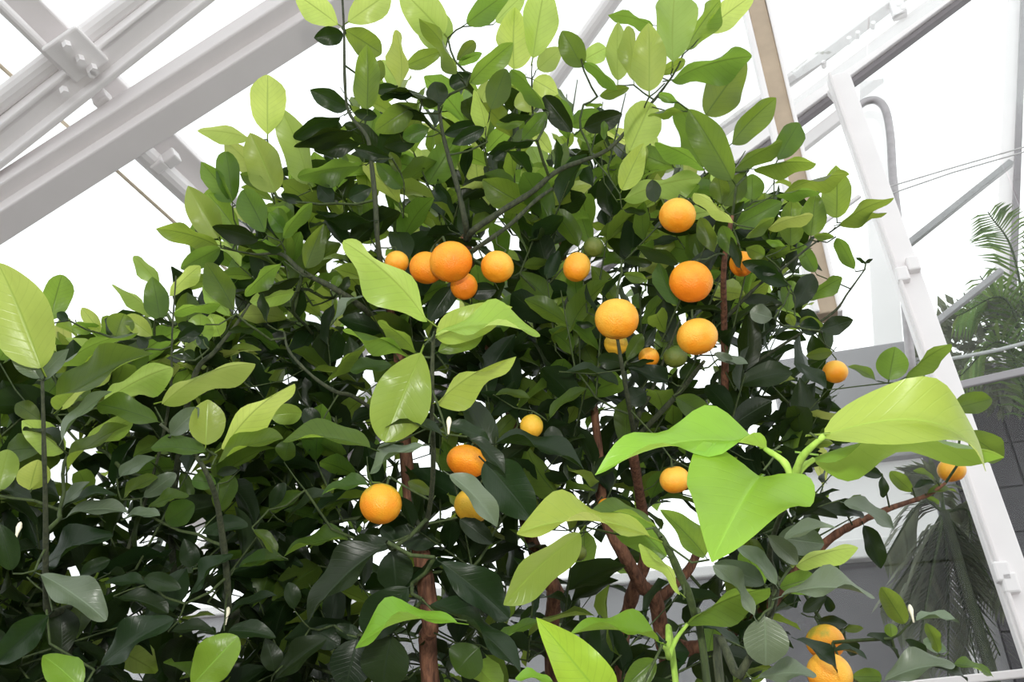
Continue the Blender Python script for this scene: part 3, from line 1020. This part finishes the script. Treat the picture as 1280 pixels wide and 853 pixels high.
# ------------------------------------------------------------------ crowns
def inside(poly, x, y):
    c = False; n = len(poly)
    for i in range(n):
        x1, y1 = poly[i]; x2, y2 = poly[(i + 1) % n]
        if (y1 > y) != (y2 > y) and x < (x2 - x1) * (y - y1) / (y2 - y1) + x1: c = not c
    return c
def edge_dist(poly, x, y):
    best = 1e9; n = len(poly)
    for i in range(n):
        a = np.array(poly[i], float); b = np.array(poly[(i + 1) % n], float); ab = b - a; p = np.array((x, y))
        t = min(1, max(0, ((p - a) @ ab) / (ab @ ab))); best = min(best, np.linalg.norm(p - a - ab * t))
    return best
CROWN = [(225, 350), (255, 270), (300, 240), (350, 235), (400, 190), (440, 130), (520, 95), (640, 110), (740, 150), (800, 175), (870, 215), (930, 225), (1000, 255), (1010, 330),
         (1015, 400), (1020, 480), (1060, 560), (1075, 620), (1020, 680), (990, 760), (960, 1000), (330, 1000), (290, 720), (265, 560), (240, 440)]
SHRUB = [(-160, 430), (0, 425), (100, 415), (190, 405), (300, 400), (340, 480), (360, 600), (370, 1000), (-160, 1000)]
def density(x, y):
    if 640 < x < 930 and y > 640: return 0.42
    if y > 560: return 0.85
    return 1.0
def grow(poly, nshoot, thick, back, kinds, axis_px, seed, lsize):
    """leafy shoots filling a lens shaped crown; returns leaf list and shoot starts"""
    r = random.Random(seed); leaves = []; starts = []
    xs = [p[0] for p in poly]; ys = [p[1] for p in poly]
    tries = 0; made = 0
    while made < nshoot and tries < nshoot * 30:
        tries += 1
        x = r.uniform(min(xs), max(xs)); y = r.uniform(min(ys), max(ys))
        if not inside(poly, x, y) or r.random() > density(x, y): continue
        t = min(1, edge_dist(poly, x, y) / 170)
        f0 = front(x, y) + back + 0.16 * (1 - t) ** 2
        th = 0.12 + thick * math.sqrt(t)
        d = f0 + th * r.random() ** 1.25
        q = P(x, y, d); made += 1
        ax = P(axis_px, 600, 1.35)
        out = nrm((q - ax) * (1, 1, 0.6) + np.array((r.gauss(0, .15), r.gauss(0, .15), 0.15 + r.gauss(0, .12))))
        dirn = nrm(out + np.array((0, 0, 0.55)) + np.array([r.gauss(0, .3) for _ in range(3)]))
        sl = r.uniform(0.09, 0.17); n = r.randint(5, 8); a0 = r.uniform(0, 6.28)
        s0 = q - dirn * sl * 0.5; pts = [s0, q, q + dirn * sl * 0.5]
        starts.append(pts)
        ref = nrm(np.cross(dirn, (0.2, 0.3, 0.9))); ref2 = np.cross(dirn, ref)
        for i in range(n):
            f = (i + 0.6) / n; b = s0 + dirn * sl * f; a = a0 + i * 2.4
            rad = ref * math.cos(a) + ref2 * math.sin(a)
            open_ = 1.05 - 0.45 * f
            ad = nrm(dirn * math.cos(open_) + rad * math.sin(open_) + np.array((0, 0, -0.12)))
            L = lsize * r.uniform(0.62, 1.18) * (0.8 + 0.4 * math.sin(math.pi * f)); Wd = L * r.uniform(0.40, 0.54)
            T = b + ad * L
            ok = True
            for w_ in (b, T, (b + T) / 2):
                px, py, dd = proj(w_)
                if dd < front(px, py) + back * 0.4: ok = False
                if not inside(poly, px, py) and edge_dist(poly, px, py) > 18: ok = False
            if not ok: continue
            px, py, dd = proj((b + T) / 2)
            for (fx, fy, fr_, fd) in FC:
                rr = fr_ + 26
                if dd < fd + 0.06 and (px - fx) ** 2 + (py - fy) ** 2 < rr * rr: ok = False; break
            if not ok: continue
            up = nrm(np.array((0, 0, 1.0)) + rad * 0.25 + np.array([r.gauss(0, .38) for _ in range(3)]))
            nn = nrm(up - ad * (up @ ad)); yy = np.cross(nn, ad)
            M = np.array((ad * L, yy * Wd, nn * L)).T
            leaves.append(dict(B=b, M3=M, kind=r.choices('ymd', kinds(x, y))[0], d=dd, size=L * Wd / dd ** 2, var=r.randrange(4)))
    return leaves, starts

LOW = [leaf_mesh('l', 6, 4, *SHAPES[i], 0.18, 0.10, 20 + i, None) for i in range(4)]
LOW = [(arch(v, 0.05 + 0.02 * i), f, u) for i, (v, f, u) in enumerate(LOW)]
LOWM = {(i, k): to_mesh('leaf', *LOW[i], LEAF[k]) for i in range(4) for k in 'ymd'}
def foliage(leaves, parent):
    by = {}
    for l in leaves: by.setdefault(l['kind'], []).append(l)
    for kind, ls in by.items():
        VS, FS, US = [], [], []; k = 0
        for l in ls:
            v, f, u = LOW[l['var']]
            VS.append(v @ l['M3'].T + l['B'] - worldloc(parent)); US.append(u)
            FS += [tuple(i + k for i in q) for q in f]; k += len(v)
        me = to_mesh('foliage', np.concatenate(VS), FS, np.concatenate(US), LEAF[kind])
        o = link('foliage', me, parent, Matrix.Translation(Vector(worldloc(parent)))); o['kind'] = 'stuff'

def mst(skel, nodes):
    """join every node to the growing wood; skel points already joined. returns parent index per node"""
    pts = np.array(list(skel) + list(nodes)); n0 = len(skel); n = len(pts)
    best = np.full(n, 1e9); par = np.full(n, -1); done = np.zeros(n, bool); done[:n0] = True
    order = []
    D = np.linalg.norm(pts[n0:, None] - pts[None, :n0], axis=2) * 0.8
    best[n0:] = D.min(1); par[n0:] = D.argmin(1)
    for _ in range(n - n0):
        j = int(np.argmin(np.where(done, 1e9, best))); done[j] = True; order.append(j)
        dd = np.linalg.norm(pts - pts[j], axis=1)
        # wood grows upward: joining from well below costs more
        dd = dd + 0.8 * np.maximum(0, pts[j, 2] - pts[:, 2])
        m = (~done) & (dd < best); best[m] = dd[m]; par[m] = j
    cnt = np.ones(n)
    for j in reversed(order): cnt[par[j]] += cnt[j]
    return pts, par, cnt, order

def plant(name, label, cat, root, hero, fill, starts, wood, extra, seed):
    """wood: list of (name, material, px polyline with depth, radii)"""
    e = empty(name, root); tag(e, label, cat)
    skel = []
    for nm, m, pts, rad in wood:
        sp_ = spline(pts, 6); x = MB()
        rr = np.interp(np.linspace(0, 1, len(sp_)), np.linspace(0, 1, len(rad)), rad)
        rj = random.Random(len(skel)); rr = [q * rj.uniform(0.9, 1.1) * (0.72 if m is GREYBARK else 1.0) for q in rr]
        x.tube(sp_, rr, 9); x.build(nm, m, e, smooth=True); skel += sp_
    # leaves as parts: traced ones, then the largest of the rest
    for l in hero:
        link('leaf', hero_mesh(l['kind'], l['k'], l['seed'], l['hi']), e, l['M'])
    fill = sorted(fill, key=lambda l: l['d'] - 0.0)
    room = max(0, 298 - len(hero))
    vis = [l for l in fill if -20 < proj(l['B'])[0] < 1300 and -20 < proj(l['B'])[1] < 873]
    pick = vis[:room]; ids = {id(l) for l in pick}
    for l in pick:
        M3 = l['M3']; B = l['B']
        M = Matrix(((*M3[0], B[0]), (*M3[1], B[1]), (*M3[2], B[2]), (0, 0, 0, 1)))
        link('leaf', LOWM[(l['var'], l['kind'])], e, M)
    foliage([l for l in fill if id(l) not in ids], e)
    # twigs
    nodes = [l['B'] - (l['T'] - l['B']) * 0.09 for l in hero] + [s[0] for s in starts] + list(extra)
    pts, par, cnt, order = mst(skel, nodes)
    tw = MB(); r = random.Random(seed)
    for j in order:
        a, b = pts[par[j]], pts[j]; L = np.linalg.norm(b - a)
        if L < 1e-4: continue
        cross = False
        for t in (0.15, 0.35, 0.5, 0.65, 0.85):
            qx, qy, qd = proj(a * (1 - t) + b * t)
            cross = cross or any(qd < fd + 0.01 and (qx - fx) ** 2 + (qy - fy) ** 2 < (fr_ + 1) ** 2 for fx, fy, fr_, fd in FC)
        if cross and cnt[j] < 4: continue
        r1 = min(0.0009 * cnt[j] ** 0.36, 0.0028); mid = (a + b) / 2 + np.array([r.gauss(0, .05) * L for _ in range(3)]) - np.array((0, 0, 0.06 * L))
        tw.tube([a, mid, b], [r1 * 1.15, r1 * 1.05, r1], 5, cap=False)
    for s in starts: tw.tube(s, [0.0016, 0.0014, 0.0008], 4, cap=False)
    if order:
        o = tw.build('twigs', DARKTWIG, e, smooth=True); o['kind'] = 'stuff'
    return e

def W(*q): return [P(*p) for p in q]
TREE_ROOT = np.array((0.08, 1.36, 0.0))
tr = TREE_ROOT
def up_from_ground(*q):
    first = P(*q[0])
    return [tr + np.array((0, 0, 0.42)) + (first - tr) * (0.05, 0.05, 0), tr * 0.55 + first * 0.45 + np.array((0, 0, 0.18))] + [P(*p) for p in q]
wood = [
    ('trunk', BARK, [tr, tr + np.array((0.01, 0, 0.25)), tr + np.array((0, 0.01, 0.5))], [0.055, 0.045, 0.042]),
    ('branch', BARK, up_from_ground((540, 870, 1.06), (538, 780, 1.07), (526, 690, 1.12), (515, 640, 1.16), (505, 540, 1.2), (497, 430, 1.2), (484, 370, 1.18)), [0.02, 0.015, 0.012, 0.012, 0.0115, 0.010, 0.008, 0.006]),
    ('branch', BARK, up_from_ground((692, 870, 1.38), (690, 780, 1.38), (694, 742, 1.38), (677, 708, 1.38), (655, 640, 1.4), (640, 520, 1.4), (600, 400, 1.42), (582, 297, 1.25)), [0.022, 0.018, 0.015, 0.014, 0.015, 0.013, 0.012, 0.01, 0.008, 0.008]),
    ('branch', BARK, up_from_ground((776, 870, 1.3), (777, 810, 1.3), (781, 780, 1.3), (793, 735, 1.3), (808, 695, 1.3), (803, 640, 1.32), (790, 560, 1.2)), [0.02, 0.016, 0.012, 0.012, 0.011, 0.0115, 0.011, 0.009, 0.007]),
    ('branch', BARK, up_from_ground((836, 860, 1.24), (829, 806, 1.24), (819, 750, 1.24), (802, 732, 1.24), (778, 690, 1.24), (754, 640, 1.26), (748, 560, 1.28), (730, 420, 1.4), (700, 300, 1.4)), [0.02, 0.018, 0.016, 0.013, 0.012, 0.011, 0.010, 0.009, 0.007, 0.005, 0.004]),
    ('branch', BARK, W((829, 800, 1.25), (860, 812, 1.22), (900, 800, 1.2), (950, 770, 1.18), (1000, 710, 1.15), (1040, 672, 1.13), (1078, 651, 1.12), (1112, 636, 1.12), (1158, 620, 1.12), (1182, 604, 1.12)), [0.013, 0.012, 0.011, 0.009, 0.007, 0.006, 0.005, 0.004, 0.003, 0.002]),
    ('branch', BARK, W((818, 752, 1.25), (840, 735, 1.26), (868, 700, 1.3), (890, 620, 1.3), (905, 500, 1.25), (905, 400, 1.2), (905, 330, 1.12), (915, 270, 1.12)), [0.008, 0.008, 0.007, 0.006, 0.006, 0.005, 0.004, 0.003]),
    ('branch', GREYBARK, W((790, 556, 1.2), (792, 540, 1.14), (786, 505, 1.08), (777, 455, 1.05), (772, 424, 1.04)), [0.006, 0.005, 0.0045, 0.004, 0.003]),
    ('branch', GREYBARK, W((792, 552, 1.2), (800, 543, 1.15), (850, 490, 1.1), (872, 462, 1.06), (880, 452, 1.04)), [0.006, 0.0055, 0.005, 0.004, 0.003]),
    ('branch', GREYBARK, W((792, 550, 1.18), (798, 520, 1.15), (812, 495, 1.15), (830, 450, 1.15), (850, 400, 1.13)), [0.005, 0.005, 0.004, 0.003, 0.002]),
    ('branch', GREYBARK, W((583, 300, 1.2), (582, 280, 1.16), (572, 235, 1.16), (562, 200, 1.17), (553, 165, 1.18), (548, 130, 1.19)), [0.007, 0.006, 0.005, 0.005, 0.004, 0.003]),
    ('branch', GREYBARK, W((584, 298, 1.2), (592, 288, 1.16), (630, 262, 1.16), (665, 240, 1.17), (700, 212, 1.18), (760, 187, 1.18), (800, 142, 1.19), (818, 125, 1.2), (840, 96, 1.2)), [0.008, 0.007, 0.006, 0.006, 0.005, 0.004, 0.003, 0.003, 0.002]),
    ('branch', GREYBARK, W((584, 320, 1.24), (592, 313, 1.15), (635, 283, 1.13), (668, 252, 1.15), (690, 236, 1.18)), [0.005, 0.005, 0.0045, 0.004, 0.003]),
    ('branch', GREYBARK, W((488, 400, 1.2), (473, 310, 1.12), (469, 250, 1.12), (463, 195, 1.13), (458, 170, 1.14), (436, 140, 1.15), (431, 100, 1.16), (430, 40, 1.17), (427, -20, 1.18)), [0.006, 0.005, 0.005, 0.004, 0.0035, 0.003, 0.003, 0.0025, 0.002]),
    ('branch', GREYBARK, W((495, 425, 1.2), (462, 392, 1.14), (420, 362, 1.1), (378, 340, 1.1), (352, 318, 1.12), (318, 318, 1.13), (276, 310, 1.14)), [0.007, 0.006, 0.006, 0.005, 0.004, 0.002, 0.0015]),
    ('branch', GREYBARK, W((505, 540, 1.2), (445, 498, 1.1), (420, 490, 1.06), (390, 470, 1.05), (362, 440, 1.06), (355, 415, 1.07)), [0.005, 0.004, 0.004, 0.003, 0.003, 0.002]),
    ('branch', GREYBARK, W((905, 400, 1.2), (950, 355, 1.17), (975, 338, 1.16), (1010, 310, 1.16), (1048, 283, 1.17)), [0.004, 0.003, 0.0025, 0.002, 0.0015]),
    ('branch', GREYBARK, W((905, 480, 1.25), (980, 430, 1.2), (1040, 392, 1.18), (1060, 366, 1.18), (1081, 337, 1.19)), [0.004, 0.003, 0.0025, 0.002, 0.0015]),
    ('branch', GREYBARK, W((515, 640, 1.16), (530, 660, 1.0), (541, 600, 0.92), (540, 500, 0.85), (541, 440, 0.83), (543, 415, 0.82)), [0.005, 0.004, 0.004, 0.0035, 0.003, 0.002]),
]
def crown_shade_kinds(x, y):  # darker kinds lower down put the crown's inner shade into leaf colour
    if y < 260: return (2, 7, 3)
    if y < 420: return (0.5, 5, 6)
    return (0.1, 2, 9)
def shrub_shade_kinds(x, y):  # same here: shade inside the shrub painted through darker leaf kinds
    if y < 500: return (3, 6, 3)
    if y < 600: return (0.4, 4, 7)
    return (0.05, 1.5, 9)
heroes = place_hero(parse(HERO), 3)
sap = place_hero(parse(SAPLING), 4)
def is_shrub(h):
    px, py, d = proj(h['B'])
    return px < 300 and py > 330 + max(0, (px - 190)) * 1.3
h_shrub = [h for h in heroes if is_shrub(h)]
h_tree = [h for h in heroes if not is_shrub(h)]
print('hero leaves', len(h_tree), len(h_shrub), len(sap))
NFILL_T, NFILL_S = 510, 215
fill_t, st_t = grow(CROWN, NFILL_T, 0.62, 0.045, crown_shade_kinds, 640, 11, 0.077)
fill_s, st_s = grow(SHRUB, NFILL_S, 0.50, 0.045, shrub_shade_kinds, 120, 12, 0.080)
print('fill leaves', len(fill_t), len(fill_s))

fruit_tops = []
def fruit_mesh():
    vs, fs = [], []; nu, nv = 28, 18
    for j in range(nv + 1):
        th = math.pi * j / nv
        for i in range(nu):
            ph = 2 * math.pi * i / nu
            rr = 1 + 0.008 * math.cos(8 * ph) * math.sin(th)
            z = math.cos(th); zz = z * 0.94
            if z < -0.9: zz += 0.10 * ((-z - 0.9) / 0.1) ** 2 * 0.6       # blossom dimple
            if z > 0.9: zz -= 0.10 * ((z - 0.9) / 0.1) ** 2
            vs.append((rr * math.sin(th) * math.cos(ph), rr * math.sin(th) * math.sin(ph), zz))
    for j in range(nv):
        for i in range(nu):
            a, b = j * nu + i, j * nu + (i + 1) % nu
            fs.append((a + nu, b + nu, b, a))
    return vs, fs
fv, ff = fruit_mesh()
PEEL = {}
for k in FR:
    me = bpy.data.meshes.new('peel'); me.from_pydata(fv, [], ff); me.polygons.foreach_set('use_smooth', [True] * len(me.polygons)); me.materials.append(FR[k]); me.update(); PEEL[k] = me
cal = MB()
for i in range(5):
    a = 2 * math.pi * i / 5
    c = lambda r_, da, z_: (r_ * math.cos(a + da), r_ * math.sin(a + da), z_)
    cal.add([(0, 0, 0.90), c(0.14, -0.5, 0.90), c(0.27, 0, 0.915), c(0.14, 0.5, 0.90), (0, 0, 0.96)], [(0, 1, 2, 3), (4, 1, 2), (4, 2, 3)])
cm = bpy.data.meshes.new('calyx'); cm.from_pydata(cal.v, [], cal.f); cm.materials.append(DARKTWIG); cm.update()
stm = MB(); stm.tube([(0, 0, 0.9), (0.03, 0, 1.15), (0.10, 0.02, 1.45)], [0.075, 0.06, 0.055], 7); sm = bpy.data.meshes.new('stalk'); sm.from_pydata(stm.v, [], stm.f); sm.materials.append(DARKTWIG); sm.update()
rf = random.Random(5)
for (px, py, r, dz, pk, sq, label) in FRUIT:
    d = fruit_depth(px, py, dz); c = P(px, py, d); R_ = r * d / F
    e = bpy.data.objects.new('citrus_fruit', None); COL.objects.link(e); e.empty_display_size = 0.02
    rot = Matrix.Rotation(rf.uniform(0, 6.28), 4, 'Z') @ Matrix.Rotation(math.radians(rf.uniform(-20, 20)), 4, 'X') @ Matrix.Rotation(math.radians(rf.uniform(-20, 20)), 4, 'Y')
    if 'squat' in label: rot = Matrix.Rotation(math.radians(14), 4, 'Y')
    Mx = Matrix.Translation(Vector(c)) @ rot @ Matrix.Diagonal((R_, R_, R_ * sq, 1))
    e.matrix_world = Mx; e.matrix_basis = Mx
    tag(e, label, 'fruit', 'citrus fruits on the tree')
    for nm, me in (('peel', PEEL[pk]), ('calyx', cm), ('stalk', sm)):
        o = bpy.data.objects.new(nm, me); COL.objects.link(o); o.parent = e
    fruit_tops.append(np.array(Mx @ Vector((0.10, 0.02, 1.45))))

tree = plant('citrus_tree', 'tall leafy citrus tree laden with orange fruit under the glass roof', 'tree', tuple(tr), h_tree, fill_t, st_t, wood, fruit_tops, 21)
sr = np.array((-0.50, 0.98, 0.0))
sw = [
    ('stem', GREYBARK, [sr, sr + np.array((0, 0, 0.4)), P(120, 870, 1.05), P(150, 720, 1.05), P(190, 600, 1.05), P(212, 500, 1.0), P(215, 420, 0.98), P(220, 345, 0.98)], [0.02, 0.014, 0.006, 0.004, 0.003, 0.002, 0.0015, 0.0012]),
    ('stem', GREYBARK, [sr, sr + np.array((-0.1, 0, 0.5)), P(70, 870, 0.95), P(58, 760, 0.88), P(57, 650, 0.83), P(55, 560, 0.80), P(53, 475, 0.78)], [0.015, 0.012, 0.007, 0.005, 0.0035, 0.003, 0.002]),
    ('stem', GREYBARK, [sr, sr + np.array((0.05, 0, 0.5)), P(270, 870, 1.0), P(285, 760, 0.95), P(275, 650, 0.9), P(262, 600, 0.86), P(240, 565, 0.85), P(200, 530, 0.84)], [0.015, 0.012, 0.007, 0.006, 0.005, 0.004, 0.003, 0.002]),
    ('stem', GREYBARK, [sr, sr + np.array((0.05, 0.05, 0.5)), P(200, 870, 1.2), P(215, 640, 1.1), P(240, 480, 1.05), P(268, 440, 1.04), P(292, 410, 1.05), P(312, 380, 1.06)], [0.015, 0.012, 0.008, 0.006, 0.005, 0.004, 0.003, 0.002]),
]
shrub = plant('citrus_shrub', 'bushy citrus shrub without fruit growing against the laden citrus tree', 'shrub', tuple(sr), h_shrub, fill_s, st_s, sw, [], 22)
sq = np.array((0.17, 0.62, 0.0))
saw = [
    ('stem', GREYBARK, [sq, sq + np.array((0, 0, 0.5)), P(905, 900, 0.72), P(925, 845, 0.71), P(955, 790, 0.70), P(970, 735, 0.68), P(962, 695, 0.67), P(970, 660, 0.65), P(985, 625, 0.61), P(993, 596, 0.59), P(1000, 580, 0.58)], [0.012, 0.010, 0.006, 0.005, 0.0045, 0.004, 0.0035, 0.003, 0.003, 0.003, 0.0025]),
    ('stem', YOUNGSTEM, W((993, 596, 0.59), (1004, 570, 0.575), (1030, 545, 0.56)), [0.003, 0.0028, 0.002]),
    ('stem', YOUNGSTEM, W((990, 600, 0.59), (980, 578, 0.59), (956, 561, 0.60)), [0.003, 0.0026, 0.002]),
    ('stem', YOUNGSTEM, W((993, 597, 0.59), (1005, 583, 0.595), (1017, 575, 0.60)), [0.003, 0.0026, 0.002]),
    ('stem', DARKTWIG, [sq, sq + np.array((-0.02, 0, 0.5)), P(890, 900, 0.74), P(868, 768, 0.71), P(848, 715, 0.70), P(832, 680, 0.69), P(818, 660, 0.69)], [0.01, 0.008, 0.004, 0.0035, 0.0035, 0.003, 0.002]),
    ('stem', YOUNGSTEM, [sq, sq + np.array((-0.04, 0, 0.5)), P(850, 900, 0.7), P(836, 822, 0.68), P(828, 806, 0.67)], [0.008, 0.006, 0.003, 0.0025, 0.002]),
    ('stem', YOUNGSTEM, W((836, 822, 0.68), (845, 800, 0.69), (859, 781, 0.70)), [0.0025, 0.002, 0.0015]),
]
sapling = plant('citrus_sapling', 'young citrus plant with big lime green leaves standing before the laden tree', 'plant', tuple(sq), sap, [], [], saw, [], 23)
# flower buds
for par, q in ((tree, (561, 530, 0.84)), (tree, (1139, 765, 0.92)), (shrub, (23, 662, 0.85)), (shrub, (284, 768, 0.92))):
    c = P(*q); x = MB()
    x.tube([c - Z * 0.012, c - Z * 0.004, c + Z * 0.002, c + Z * 0.006, c + Z * 0.008], [0.001, 0.0016, 0.003, 0.0022, 0.0008], 8); x.build('flower_bud', BUDM, par, smooth=True)
